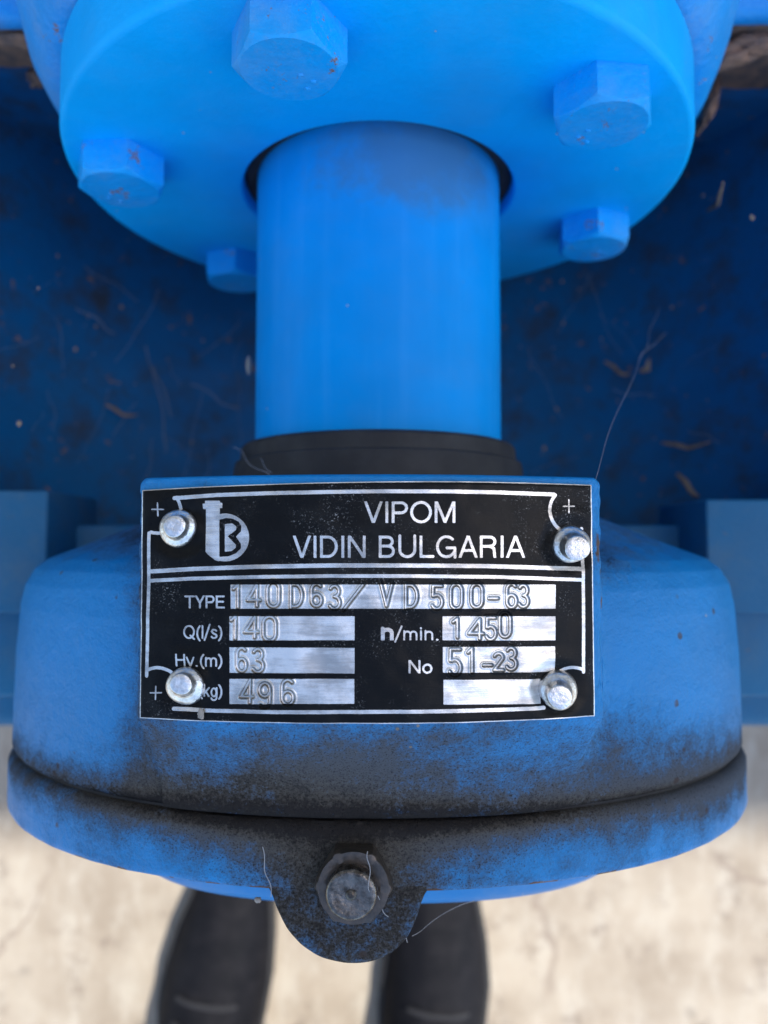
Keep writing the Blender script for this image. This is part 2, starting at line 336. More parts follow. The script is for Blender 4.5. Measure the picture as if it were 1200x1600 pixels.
# --- drip trough: half round shell under the shaft
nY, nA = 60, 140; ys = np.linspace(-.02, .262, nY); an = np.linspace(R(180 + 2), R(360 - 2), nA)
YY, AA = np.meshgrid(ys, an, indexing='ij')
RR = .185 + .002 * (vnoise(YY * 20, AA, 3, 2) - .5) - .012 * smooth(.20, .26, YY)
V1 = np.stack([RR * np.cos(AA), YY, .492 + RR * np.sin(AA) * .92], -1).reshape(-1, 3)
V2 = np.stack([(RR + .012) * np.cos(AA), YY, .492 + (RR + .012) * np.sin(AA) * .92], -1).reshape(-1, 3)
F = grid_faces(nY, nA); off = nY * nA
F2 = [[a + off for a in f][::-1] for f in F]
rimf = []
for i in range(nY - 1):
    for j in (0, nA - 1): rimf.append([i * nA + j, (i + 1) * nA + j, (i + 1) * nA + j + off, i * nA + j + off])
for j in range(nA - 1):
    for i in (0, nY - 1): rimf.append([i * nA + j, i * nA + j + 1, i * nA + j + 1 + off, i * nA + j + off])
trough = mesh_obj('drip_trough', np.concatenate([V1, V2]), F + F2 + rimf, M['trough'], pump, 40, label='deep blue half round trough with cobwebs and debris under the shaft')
for y in (.240,):
    lathe = lathe_y('trough_end', [(y - .004, .178), (y + .004, .178)], M['trough'], trough, .492, 96)
    for v in lathe.data.vertices:
        if v.co.z > .47: v.co.z = .47
        v.co.z = .492 + (v.co.z - .492) * .92

# --- bracket pads and base under the bearing housing
for s in (-1, 1):
    px = 75 if s < 0 else 1103; yt = 766 if s < 0 else 780
    a = atZ(px, yt, .488); b_ = atZ(px, 958, .488)
    box('bracket_pad', min(a[0], s * .26), max(a[0], s * .26), b_[1], a[1], .44, .488, M['bracket'], pump, .0012)
    a = atZ(600, 820, .462)
    b_ = atZ(600, 1082, .452)
    box('bracket_arm', min(s * .03, s * .27), max(s * .03, s * .27), b_[1], a[1], .40, .462, M['bracket'], pump, .002)
    a = atZ(600, 1070, .405); b_ = atZ(600, 1140, .405)
    box('base_flange', min(s * .03, s * .33), max(s * .03, s * .33), b_[1], a[1] + .03, .375, .4035, M['bracket'], pump, .007, seg=5)
    box('pedestal_leg', min(s * .20, s * .30), max(s * .20, s * .30), -.05, .05, .10, .3745, M['bracket'], pump, .004)
    box('casing_foot', min(s * .14, s * .30), max(s * .14, s * .30), .30, .50, .10, .32, M['casing'], pump, .006)
box('base_plate', -.34, .34, -.075, .60, .0005, .0995, M['bracket'], pump, .004)

# --- bearing housing (lofted drum with a raised boss for the nameplate)
ZP = .6055; RCURV = .158
def plate_z(x): return ZP - np.asarray(x) ** 2 / (2 * RCURV)
prof = np.array([(.034, .042), (.0182, .042), (.0172, .052), (.0160, .0610), (.0110, .0730), (.0060, .0850), (.0012, .0965), (-.0012, .1030), (-.0032, .1080), (-.0062, .1118), (-.0105, .1142), (-.0170, .1156), (-.030, .1165), (-.050, .1170), (-.0575, .1170), (-.0590, .1163), (-.0600, .1150), (-.0602, .1130)])
pY = prof[:, 0][::-1]; pA = prof[:, 1][::-1]
def aY(Y): return np.interp(Y, pY, pA)
ys = np.concatenate([np.linspace(.034, .0185, 16), np.linspace(.0180, .0135, 28), np.linspace(.0130, -.034, 110), np.linspace(-.0345, -.047, 30), np.linspace(-.0475, -.0572, 18), np.linspace(-.0575, -.0602, 9)])
an = np.concatenate([np.linspace(R(-90), R(35), 120, endpoint=False), np.linspace(R(35), R(145), 620, endpoint=False), np.linspace(R(145), R(270), 120, endpoint=False)])
YY, AA = np.meshgrid(ys, an, indexing='ij'); c_, s_ = np.cos(AA), np.sin(AA)
a_ = aY(YY); # smooth the profile a little
ker = np.ones(5) / 5
b_ = a_ * (.0920 / .117); nn = 2.1
rse = (np.abs(c_ / a_) ** nn + np.abs(s_ / b_) ** nn) ** (-1 / nn)
sp_ = np.maximum(s_, 1e-3)
# radius to the curved boss top: solve z = ZP-.0006 - x^2/2R along the ray
zt = ZP - .0007 - .5
A2 = c_ ** 2 / (2 * RCURV); rtop = np.where(A2 > 1e-9, (-sp_ + np.sqrt(sp_ ** 2 + 4 * A2 * zt)) / (2 * np.maximum(A2, 1e-9)), zt / sp_)
yb = YY
# rounding toward the rear edge and slope in front of the plate
drop = .0016 * smooth(.0146, .0162, yb) ** 2 + .10 * smooth(.0156, .0172, yb)
rtop = rtop - drop
wx = .0497 - .0014 * smooth(.0125, .0165, yb) ** 2
hw = wx + .0012 * (vnoise(yb, s_, 300, 2) - .5)
draft = .10
rside = (hw + np.where(c_ < 0, .0015, -.0008) + draft * zt) / (np.abs(c_) + draft * sp_)
def smin(a, b, k): h = np.clip(.5 + .5 * (b - a) / k, 0, 1); return b * (1 - h) + a * h - k * h * (1 - h)
def smax(a, b, k): return -smin(-a, -b, k)
rboss = smin(rtop, rside, .0016) * (1 - smooth(.0164, .0172, yb))
tail = smooth(-.0345, -.0560, yb)
x_se = rse * c_
rtail = rse + .0022 * (smooth(-.0492, -.0478, x_se) * (1 - smooth(.030, .056, x_se)))
rboss = rboss * (1 - tail) + np.minimum(rtail, rboss) * tail
kk = .0075 * (1 - tail) + .0006
r = np.where(s_ > .2, smax(rse, rboss, kk), rse)
r = np.where(tail >= .999, np.maximum(rtail, rse), r)
X = r * c_; Z = .5 + r * s_
r += .0003 * (vnoise(X, YY, 160, 3) - .5)
X = r * c_; Z = .5 + r * s_
V = np.stack([X, YY, Z], -1).reshape(-1, 3)
pxs, pys = proj(V)
def blob(cx, cy, sx, sy, a): return a * np.exp(-((pxs - cx) / sx) ** 2 - ((pys - cy) / sy) ** 2)
def grime_maps(V):
    """settled dirt by place on the casting: x across, Y along the shaft, from the plate to the joint"""
    x, Y = V[:, 0], V[:, 1]
    def q(cx, cy, sx, sy, a): return a * np.exp(-((x - cx) / sx) ** 2 - ((Y - cy) / sy) ** 2)
    e = np.abs(Y + .0602)
    gr = .95 * np.exp(-(e / .0065) ** 2) + .05
    gr += q(-.020, -.050, .032, .011, .75) + q(.030, -.048, .040, .012, .50) + q(-.052, -.040, .010, .022, .55) + q(.072, -.046, .022, .012, .50)
    gr += q(-.072, .004, .022, .0075, .85) + q(.072, .004, .022, .0075, .62) + q(-.054, -.012, .008, .014, .42) + q(.056, -.004, .008, .006, .5)
    gr -= q(-.079, -.028, .019, .020, .75) + q(.082, -.028, .024, .020, .85)
    gr += q(.078, -.056, .035, .009, .35) + q(-.070, -.056, .035, .007, .25) + q(-.054, -.020, .006, .022, .35) + q(.0, -.040, .05, .006, .25)
    gr += q(-.115, -.05, .02, .012, .25) + q(.11, -.05, .02, .016, .30)
    gr -= q(.0, .016, .045, .002, .5) + q(-.030, -.0455, .010, .004, .30) + q(.026, -.045, .016, .004, .35)
    gr += q(-.005, -.046, .045, .008, .45) + .35 * (vnoise(x, Y, 90, 4) - .5)
    c = np.exp(-((x + .010) / .055) ** 2)
    so_ = .80 * np.exp(-(e / .0030) ** 2) * (.45 + .55 * c) + .34 * c * np.exp(-(e / .009) ** 2) + q(-.035, -.052, .028, .010, .22) + q(.0, -.050, .050, .012, .12) + q(-.07, .003, .02, .006, .55) + q(.057, -.002, .007, .004, .6)
    ru = q(-.0493, .004, .0012, .006, .5) + q(.0492, .0, .0012, .006, .6) + q(.0497, -.012, .001, .003, .6)
    return gr, so_, ru
gr, sot, ru = grime_maps(V)
F = grid_faces(len(ys), len(an), True) + [list(range(len(an)))] + [[(len(ys) - 1) * len(an) + j for j in range(len(an))]]
housing = mesh_obj('bearing_housing', V, F, M['housing'], pump, 40, {'grime': gr, 'soot': sot, 'rust': ru}, 'grimy blue cast bearing housing under the nameplate')

# --- end cover with lug
seg = 400; an = np.linspace(0, 2 * np.pi, seg, endpoint=False); ck, sk = np.cos(an), np.sin(an)
def se(a, b, n, th=None):
    return (np.abs(ck / a) ** n + np.abs(sk / b) ** n) ** (-1 / n)
rows = []
LY0 = -.0606
stn = [(LY0, .1140), (LY0 - .0002, .1162), (LY0 - .0012, .1174)] + [(y, .1179) for y in np.linspace(LY0 - .0022, -.0742, 20)] + [(-.0752, .1176), (-.0758, .1169), (-.0761, .1155), (-.0761, .090), (-.0761, .03)]
for y, a in stn:
    rr = se(a, a * .0925 / .117, 2.1) + .0004 * (vnoise(an * 20, an * 0 + y * 200, 1, 3) - .5)
    rows.append(np.stack([rr * ck, np.full(seg, y), .5 + rr * sk], 1))
V = np.concatenate(rows); x, Y = V[:, 0], V[:, 1]
gr = 1.0 * np.exp(-((Y - LY0) / .0062) ** 2) + .9 * np.exp(-((x + .002) / .024) ** 2) + .25 * np.exp(-((x + .04) / .02) ** 2) * smooth(-.0755, -.066, Y) + .22 * np.exp(-((x - .06) / .03) ** 2) + .45 * np.exp(-((x - .095) / .02) ** 2) * smooth(-.0755, -.067, Y) + .06
gr += .35 * (vnoise(x, x * 0, 130, 3) - .5)
gr += .5 * np.exp(-((x + .012) / .036) ** 2)
so2 = .8 * np.exp(-((Y - LY0) / .0028) ** 2) * np.exp(-((x + .01) / .07) ** 2) + .50 * np.exp(-((x + .0075) / .027) ** 2)
ru = .75 * np.exp(-((Y + .0758) / .0009) ** 2) * (vnoise(x, x * 0 + 3, 220, 3) > .55)
cover = mesh_obj('end_cover', V, grid_faces(len(stn), seg, True) + [[(len(stn) - 1) * seg + j for j in range(seg)], list(range(seg))], M['housing'], pump, 40, {'grime': gr, 'soot': so2, 'rust': ru})
rows = []
for y, k in ((-.0755, 1.03), (-.090, 1.0), (-.0945, .985), (-.0968, .95), (-.0980, .90), (-.0984, .5)):
    rr = se(.082 * k, .0560 * k, 2.5); rows.append(np.stack([.000 + rr * ck, np.full(seg, y), .5 + rr * sk], 1))
V = np.concatenate(rows)
mesh_obj('bearing_cap', V, grid_faces(6, seg, True) + [[5 * seg + j for j in range(seg)]], M['cap'], cover, 40, label='cleaner blue cap bulging out below the end cover')
# gap filler (dark gasket) in the joint
rr = se(.1145, .1145 * .0925 / .117, 2.1)
V = np.concatenate([np.stack([rr * ck, np.full(seg, y), .5 + rr * sk], 1) for y in (-.0600, -.0608)])
mesh_obj('joint_gasket', V, grid_faces(2, seg, True), M['rubber'], cover, 40)

LZ = .5922
def cov_z(x): return .5 + .0930 * math.sqrt(max(0, 1 - (x / .119) ** 2)) + .0001
LPX = [(352, 1335), (366, 1362), (392, 1371), (410, 1384), (422, 1402), (431, 1425), (445, 1452), (468, 1478), (496, 1495), (525, 1503), (556, 1505), (588, 1500), (616, 1486), (637, 1464), (650, 1438), (659, 1412), (668, 1394), (684, 1379), (708, 1371), (734, 1362), (746, 1335)]
ol = [tuple(atZ(a, b, LZ)[:2]) for a, b in LPX]
def spline(P, m=5):
    out = []
    for k in range(len(P) - 1):
        p = [np.array(P[min(max(k + q, 0), len(P) - 1)]) for q in (-1, 0, 1, 2)]
        for t in np.linspace(0, 1, m, endpoint=False): out.append(tuple(.5 * (2 * p[1] + (p[2] - p[0]) * t + (2 * p[0] - 5 * p[1] + 4 * p[2] - p[3]) * t * t + (3 * p[1] - p[0] - 3 * p[2] + p[3]) * t ** 3)))
    return out + [tuple(P[-1])]
ol = spline(ol); n = len(ol)
nrm_ = []
for k in range(n):
    a, b = np.array(ol[max(k - 1, 0)]), np.array(ol[min(k + 1, n - 1)]); d2 = b - a; d2 /= np.hypot(*d2); nrm_.append(np.array((-d2[1], d2[0])))
cen = np.array([-.0075, -.074])
rings = []
for k in (.02, .2, .4, .6, .75, .87): rings.append([(cen[0] + (p[0] - cen[0]) * k, cen[1] + (p[1] - cen[1]) * k) for p in ol])
zz = [0] * 6
for ins_, dz in ((.0012, 0), (.0006, -.00015), (.0002, -.0006), (0, -.0013), (.0001, -.005), (.0010, -.015)):
    rings.append([tuple(np.array(p) + q * ins_) for p, q in zip(ol, nrm_)]); zz.append(dz)
V = [(float(p[0]), float(p[1]), cov_z(p[0]) + dz + .0005 * (float(vnoise(p[0], p[1], 350, 3)) - .5)) for rg_, dz in zip(rings, zz) for p in rg_]
F = grid_faces(len(rings), n, True) + [list(range(n)), [(len(rings) - 1) * n + j for j in range(n)]]
Va = np.array(V)
lug = mesh_obj('cover_lug', V, F, M['housing'], cover, 45, {'grime': np.full(len(V), 1.15) + .4 * (vnoise(Va[:, 0], Va[:, 1], 150, 2) - .5), 'soot': .50 - .15 * smooth(-.086, -.096, Va[:, 1]), 'rust': np.zeros(len(V))}, 'blackened rounded lug carrying the nut')
# nut and stud
def hexr(rot, rc):
    return lambda th, z: math.cos(R(30)) / np.cos((th - R(rot) + R(30)) % R(60) - R(30)) if True else 1
nc = atZ(553, 1378, LZ + .003); LZ = LZ + .0008
hx = hexr(28, 1)
lathe_z('nut', [(0, .0086), (.0042, .0086), (.0049, .0082), (.0050, .0076), (.0050, .0058), (.0046, .0054)], M['nut'], pump, (nc[0], nc[1], LZ + .0002), 72, rfun=lambda th, z: hx(th, z) if z < .00495 else 1 + 0 * th, sa=30)
lathe_z('stud', [(0, .0054), (.0066, .0054), (.0070, .0052), (.0073, .0046), (.0072, .0040), (.0069, .0030), (.0069, .0012), (.0074, .0009), (.0075, .0003)], M['stud'], pump, (nc[0] - .0004, nc[1] - .0004, LZ + .0005), 48, sa=50)

# ------------------------------------------------------------------ nameplate
def arc(cx, cy, rx, ry, a0, a1, n=12):
    return [(cx + rx * math.cos(R(a0 + (a1 - a0) * k / n)), cy + ry * math.sin(R(a0 + (a1 - a0) * k / n))) for k in range(n + 1)]
GL = {  # advance width, strokes; cap height 1
 'V': (.70, [[(.04, 1.03), (.35, -.0), (.66, 1.03)]]), 'I': (.20, [[(.10, 0), (.10, 1)]]),
 'P': (.66, [[(.08, 0), (.08, 1)], [(.08, .94), (.38, .94)] + arc(.38, .705, .21, .235, 90, -90) + [(.08, .47)]]),
 'O': (.84, [arc(.42, .5, .36, .455, 0, 360, 28)]),
 'M': (.86, [[(.09, 0), (.09, 1)], [(.10, 1.0), (.43, .04), (.76, 1.0)], [(.77, 0), (.77, 1)]]),
 'D': (.76, [[(.09, 0), (.09, 1)], [(.09, .94), (.32, .94)] + arc(.32, .5, .35, .44, 90, -90, 16) + [(.09, .06)]]),
 'N': (.76, [[(.09, 0), (.09, 1)], [(.10, .98), (.66, .02)], [(.67, 0), (.67, 1)]]),
 'B': (.70, [[(.09, 0), (.09, 1)], [(.09, .94), (.37, .94)] + arc(.37, .735, .19, .205, 90, -90) + [(.09, .53)], [(.37, .53)] + arc(.38, .295, .225, .235, 90, -90) + [(.09, .06)]]),
 'U': (.76, [[(.09, 1), (.09, .36)] + arc(.38, .36, .29, .31, 180, 360, 14) + [(.67, 1)]]),
 'L': (.60, [[(.09, 1), (.09, .06), (.56, .06)]]),
 'G': (.84, [arc(.42, .5, .35, .455, 48, 335, 24), [(.75, .02), (.75, .45), (.44, .45)]]),
 'A': (.72, [[(.03, -.03), (.36, 1.0), (.69, -.03)], [(.14, .33), (.58, .33)]]),
 'R': (.74, [[(.09, 0), (.09, 1)], [(.09, .94), (.42, .94)] + arc(.42, .73, .20, .21, 90, -90) + [(.09, .52)], [(.44, .52), (.58, .42), (.62, .0)]]),
 'T': (.64, [[(.02, .94), (.62, .94)], [(.32, 0), (.32, 1)]]), 'Y': (.66, [[(.02, 1.03), (.33, .42), (.64, 1.03)], [(.33, .45), (.33, 0)]]),
 'E': (.64, [[(.09, 0), (.09, 1)], [(.09, .94), (.58, .94)], [(.09, .52), (.54, .52)], [(.09, .06), (.60, .06)]]),
 'H': (.76, [[(.09, 0), (.09, 1)], [(.67, 0), (.67, 1)], [(.09, .52), (.67, .52)]]),
 'Q': (.84, [arc(.42, .5, .36, .455, 0, 360, 28), [(.52, .25), (.80, -.03)]]),
 '(': (.34, [arc(.62, .40, .50, .68, 128, 232, 12)]), ')': (.34, [arc(-.28, .40, .50, .68, 52, -52, 12)]),
 '/': (.36, [[(-.02, -.10), (.36, 1.06)]]), '.': (.26, [[(.10, .05), (.14, .05)]]), ' ': (.32, []),
 'l': (.22, [[(.11, 0), (.11, 1)]]),
 's': (.52, [arc(.26, .52, .17, .155, 20, 180, 8) + arc(.26, .20, .19, .155, 90, -160, 12)]),
 'm': (.90, [[(.09, 0), (.09, .70)], arc(.27, .46, .18, .21, 180, 0, 8) + [(.45, 0)], arc(.63, .46, .18, .21, 180, 0, 8) + [(.81, 0)]]),
 'v': (.56, [[(.03, .72), (.28, .02), (.53, .72)]]),
 'k': (.54, [[(.09, 0), (.09, 1)], [(.10, .28), (.48, .70)], [(.22, .40), (.50, .0)]]),
 'g': (.62, [arc(.29, .36, .21, .31, 0, 360, 18), [(.52, .70), (.52, .0)] + arc(.30, .0, .22, .24, 0, -160, 10)]),
 'n': (.60, [[(.09, 0), (.09, .72)], arc(.29, .45, .20, .21, 180, 0, 10) + [(.49, 0)]]),
 'i': (.22, [[(.11, 0), (.11, .70)], [(.11, .90), (.11, .99)]]),
 'o': (.62, [arc(.31, .35, .24, .31, 0, 360, 20)]),
 '1': (.5, [[(.12, .80), (.30, .97), (.30, .0)]]), '0': (.5, [arc(.25, .72, .20, .26, 0, 180, 10) + arc(.25, .28, .20, .26, 180, 360, 10) + [(.45, .72)]]),
 '4': (.5, [[(.38, .0), (.38, .98), (.05, .26), (.48, .26)]]), '6': (.5, [arc(.26, .74, .19, .24, 40, 180, 8) + [(.07, .28)] + arc(.26, .28, .19, .26, 180, 540, 16)]),
 '9': (.5, [arc(.24, .26, .19, .24, 220, 360, 8) + [(.43, .70)] + arc(.24, .70, .19, .26, 0, 360, 16)]),
 '3': (.5, [arc(.24, .74, .17, .22, 150, -80, 12) + arc(.24, .27, .20, .25, 90, -150, 12)]),
 '5': (.5, [[(.42, .96), (.10, .96), (.09, .55)] + arc(.24, .30, .20, .28, 120, -150, 14)]),
 '2': (.5, [arc(.25, .74, .19, .23, 160, -20, 10) + [(.06, .03), (.46, .03)]]),
 '-': (.5, [[(.10, .42), (.40, .42)]]),
}
NX, NYP = 700, 366
Sg, Tg = np.meshgrid(np.linspace(0, 1, NX), np.linspace(0, 1, NYP), indexing='xy')   # rows = t
def bow(s, a, m, b):   # quadratic through the three measured points
    return a * (1 - s) * (1 - 2 * s) + m * 4 * s * (1 - s) + b * s * (2 * s - 1)
Ytop = bow(Sg, 766, 752.5, 757.5); Ybot = bow(Sg, 1122, 1131.5, 1119.5)
PY = Ytop * (1 - Tg) + Ybot * Tg
XL = 222.5 - 4 * Tg; XR = 924.5 + 5.5 * Tg
PX = XL + (XR - XL) * Sg
D_ = np.full(PX.shape, 1e3)     # signed distance to bare metal
ST = np.full(PX.shape, 1e3)     # distance to stamped strokes
def seg_d(px, py, a, b):
    ax, ay = a; bx, by = b; dx, dy = bx - ax, by - ay; L = dx * dx + dy * dy + 1e-9
    t = np.clip(((px - ax) * dx + (py - ay) * dy) / L, 0, 1); return np.hypot(px - ax - t * dx, py - ay - t * dy)
def stroke(pts, hw, field=None, ylim=None):
    A = D_ if field is None else field
    xs_ = [p[0] for p in pts]; ys_ = [p[1] for p in pts]; mg = hw + 12
    mk = np.nonzero((PX > min(xs_) - mg) & (PX < max(xs_) + mg) & (PY > min(ys_) - mg) & (PY < max(ys_) + mg))
    if not len(mk[0]): return
    x, y = PX[mk], PY[mk]; d = np.full(x.shape, 1e3)
    for a, b in zip(pts[:-1], pts[1:]): d = np.minimum(d, seg_d(x, y, a, b))
    d = d - hw
    if ylim: d = np.maximum(d, np.maximum(ylim[0] - y, y - ylim[1]))
    A[mk] = np.minimum(A[mk], d)
CAPS = set('VIPODMNBULGARTYEHN1')
def text(s, x0, x1, ytop, ybase, hw):
    adv = [GL[c][0] + .06 for c in s]; W = sum(adv) - .06; sx = (x1 - x0) / W; H = ybase - ytop; x = x0
    for c, a in zip(s, adv):
        for st in GL[c][1]:
            pts = [(x + p[0] * sx, ybase - p[1] * H) for p in st]
            stroke(pts, hw, None, (ytop, ybase) if c in 'VIPMNDBLAHRTYEHilnmkv' else None)
        x += a * sx
def stamp(c, cx, ytop, ybase, wd=18, slant=0):
    H = ybase - ytop
    gw = GL[c][0]
    for st in GL[c][1]:
        pts = [(cx + (p[0] / gw - .5) * wd * 1.15 + slant * p[1], ybase - p[1] * H) for p in st]
        stroke(pts, 0, ST)
def poly_sdf(pts):
    n = len(pts); d = np.full(PX.shape, 1e3); ins = np.zeros(PX.shape, bool)
    for k in range(n):
        a, b = pts[k], pts[(k + 1) % n]; d = np.minimum(d, seg_d(PX, PY, a, b))
        cond = (a[1] > PY) != (b[1] > PY); xi = (b[0] - a[0]) * (PY - a[1]) / ((b[1] - a[1]) or 1e-9) + a[0]; ins ^= cond & (PX < xi)
    return np.where(ins, -d, d)
def line(pts, th): stroke(pts, th / 2)
# frame
line([(273, 778.5), (340, 773.5), (420, 770.5), (520, 768.5), (600, 767.5), (700, 768), (780, 769.5), (865.5, 772.5)], 6)
line([(272, 1107), (340, 1110.5), (440, 1113), (560, 1113), (680, 1111.5), (790, 1108.5), (850, 1106)], 6)
line([(233.5, 833), (232.5, 900), (231, 980), (229.5, 1056)], 5)
line([(909.5, 826), (911, 890), (912, 960), (911.8, 1050)], 5)
line([(234, 893), (300, 889), (400, 885.5), (520, 883.5), (640, 883.5), (760, 884.5), (909, 889)], 6.5)
line([(233, 907.5), (300, 904), (400, 901.5), (520, 900), (640, 900), (780, 901.5), (910, 906)], 5.5)
line(arc(246, 797, 36, 36, -33, 106, 18), 5); line(arc(894, 797, 35, 35, 66, 222, 18), 5)
line(arc(246, 1079, 34, 36, 241, 335, 12), 5); line(arc(896, 1079, 35, 36, 200, 296, 12), 5)
D_[:] = D_
for cx, cy in ((247, 796), (889, 791), (244, 1082)):
    line([(cx - 8.5, cy), (cx + 8.5, cy)], 2); line([(cx, cy - 10), (cx, cy + 10)], 2)
# bare plate rim
edge = np.minimum.reduce([PX - XL, XR - PX, PY - Ytop, Ybot - PY]); D_[:] = np.minimum(D_, edge - 1.4)
# fields
def rect(x0, x1, y0, y1, dl=0, dr=0):
    D_[:] = np.minimum(D_, poly_sdf([(x0, y0 + dl), (x1, y0 + dr), (x1, y1 + dr), (x0, y1 + dl)]))
rect(360.5, 868, 913.5, 951); rect(358.5, 554, 963, 1000.5); rect(691.5, 868, 963, 1000.5)
rect(358.5, 554, 1011, 1051, .5, 1.5); rect(692, 867.5, 1010, 1050, 1, 0)
rect(358.5, 553.5, 1061, 1100); rect(693, 845, 1061.5, 1100, .8, -.5)
text('VIPOM', 569, 713, 783.5, 817, 2.15); text('VIDIN BULGARIA', 457.5, 820, 837, 871.5, 2.15)
text('TYPE', 289.5, 351, 930.5, 950.5, 1.45); text('Q(l/s)', 286.5, 348.5, 977, 998, 1.3)
text('Hv.(m)', 273.5, 348.5, 1021.5, 1041.5, 1.3); text('(kg)', 309, 348.5, 1069, 1089, 1.3)
text('n', 595, 616, 975, 1000.5, 3.0); text('/min.', 618, 687, 980, 1000.5, 1.4); text('No', 637.5, 676, 1031.5, 1052, 1.6)
# emblem: tube shape with a ring and the letter inside
def P1(l): return [(200 + a / 3.243, 730 + b / 3.243) for a, b in l]
def circ(l, r0): return np.hypot(PX - (200 + l[0] / 3.243), PY - (730 + l[1] / 3.243)) - r0 / 3.243
bar = np.minimum(poly_sdf(P1([(380, 186), (392, 184), (392, 170), (466, 170), (466, 180), (478, 180), (478, 207), (466, 207), (466, 262), (463, 360), (463, 478), (440, 470), (415, 445), (398, 405), (395, 360), (396, 212), (382, 212)])), 1e3)
disc = circ((492, 356), 121); disc = np.maximum(disc, 200 + 463 / 3.243 - PX); disc = np.minimum(disc, np.maximum(circ((492, 356), 121), 730 + 340 / 3.243 - PY)); disc = np.maximum(disc, 200 + 395 / 3.243 - PX)
blk = np.maximum(circ((497, 358), 92), 200 + 464 / 3.243 - PX)
blk = poly_sdf(P1([(463, 266), (500, 257), (535, 262), (562, 277), (575, 300), (572, 325), (548, 352), (572, 388), (572, 412), (548, 436), (510, 452), (463, 455)]))
bl = poly_sdf(P1([(491, 288), (528, 285), (549, 300), (547, 318), (505, 350), (547, 394), (545, 408), (526, 424), (491, 428)]))
emb = np.minimum(bar, disc); emb = np.maximum(emb, -blk); emb = np.minimum(emb, bl)
D_[:] = np.minimum(D_, emb)
# stamped characters: (character, centre x, top, base, width)
for c, cx, yt, ybs, wd in [('1', 370, 913, 949, 17), ('4', 396, 912, 947, 19), ('0', 427, 909, 949, 20), ('D', 463, 911, 950, 20), ('6', 494, 912, 948, 18), ('3', 523, 914, 952, 18), ('/', 553, 915, 950, 26),
        ('V', 604, 911, 947, 18), ('D', 643, 912, 951, 20), ('5', 683, 914, 952, 18), ('0', 713, 912, 952, 19), ('0', 745, 912, 950, 19), ('-', 771, 914, 950, 20), ('6', 799, 912, 950, 17), ('3', 818, 913, 949, 16),
        ('1', 366, 962, 998, 16), ('4', 392, 964, 996, 20), ('0', 421, 963, 1002, 21), ('1', 713, 966, 996, 16), ('4', 743, 967, 998, 22), ('5', 767, 964, 1000, 17), ('0', 789, 956, 996, 18),
        ('6', 377, 1012, 1050, 16), ('3', 403, 1013, 1051, 18), ('5', 711, 1013, 1056, 20), ('1', 736, 1012, 1050, 15), ('-', 762, 1022, 1052, 18), ('2', 779, 1020, 1048, 15), ('3', 799, 1011, 1047, 17),
        ('4', 385, 1062, 1098, 19), ('9', 414, 1066, 1106, 19), ('6', 449, 1062, 1102, 20)]:
    stamp(c, cx, yt, ybs, wd)
# heights in metres
H = .00013 * (vnoise(PX, PY, .012, 3) - .5) * 2 + .00004 * (vnoise(PX, PY, .06, 2) - .5)
H += .00055 * (vnoise(PX, PY, .022, 2) - .5)
H += .00042 * np.sin((PX - 222) / 706 * 9.5 + 1.0) * (.4 + .6 * np.abs(Tg - .5) * 2) * .5
RV = [((279, 825.5), (272, 822)), ((891, 850), (903, 857)), ((291, 1072), (282, 1069)), ((872, 1078), (875, 1090))]
for (cx, cy), _ in RV:
    d = np.hypot(PX - cx, PY - cy); H += -.00095 * np.exp(-(d / 34) ** 2) + .00025 * np.exp(-((d - 48) / 12) ** 2)
H += -.0002 * np.exp(-(np.hypot(PX - 505, PY - 1040) / 22) ** 2)
H += np.where(ST < 12, -.00030 * np.exp(-(ST / 2.4) ** 4) + .00012 * np.exp(-((ST - 4.4) / 1.4) ** 2), 0)
H += -.00035 * np.exp(-(edge / 3.0) ** 2) * .3
# back onto the curved boss
X = np.zeros_like(PX); d = ray(PX, PY)
for _ in range(8):
    z = plate_z(X) + .0004; k = (z - CAM[2]) / d[..., 2]; X = CAM[0] + d[..., 0] * k
Yw = CAM[1] + d[..., 1] * k; Zw = plate_z(X) + .0004 + H
top = np.stack([X, Yw, Zw], -1).reshape(-1, 3)
F = grid_faces(NYP, NX)
per = [j for j in range(NX)] + [(i + 1) * NX - 1 for i in range(1, NYP)] + [(NYP - 1) * NX + j for j in range(NX - 2, -1, -1)] + [i * NX for i in range(NYP - 2, 0, -1)]
low = top[per] - np.array([0, 0, .0008]); n0 = len(top); npz = len(per)
F += [[per[k], per[(k + 1) % npz], n0 + (k + 1) % npz, n0 + k] for k in range(npz)]
ink = np.concatenate([D_.ravel(), np.full(npz, -3.)]); stm = np.concatenate([np.clip(np.exp(-((ST - 2.7) / 1.25) ** 2) * (.55 + .9 * vnoise(PX, PY, .09, 2)), 0, 1).ravel(), np.zeros(npz)])
plate = mesh_obj('nameplate', np.concatenate([top, low]), F, M['plate'], pump, 50, {'ink': np.clip(ink, -20, 20), 'stamp': stm}, 'black printed aluminium nameplate with stamped silver fields')
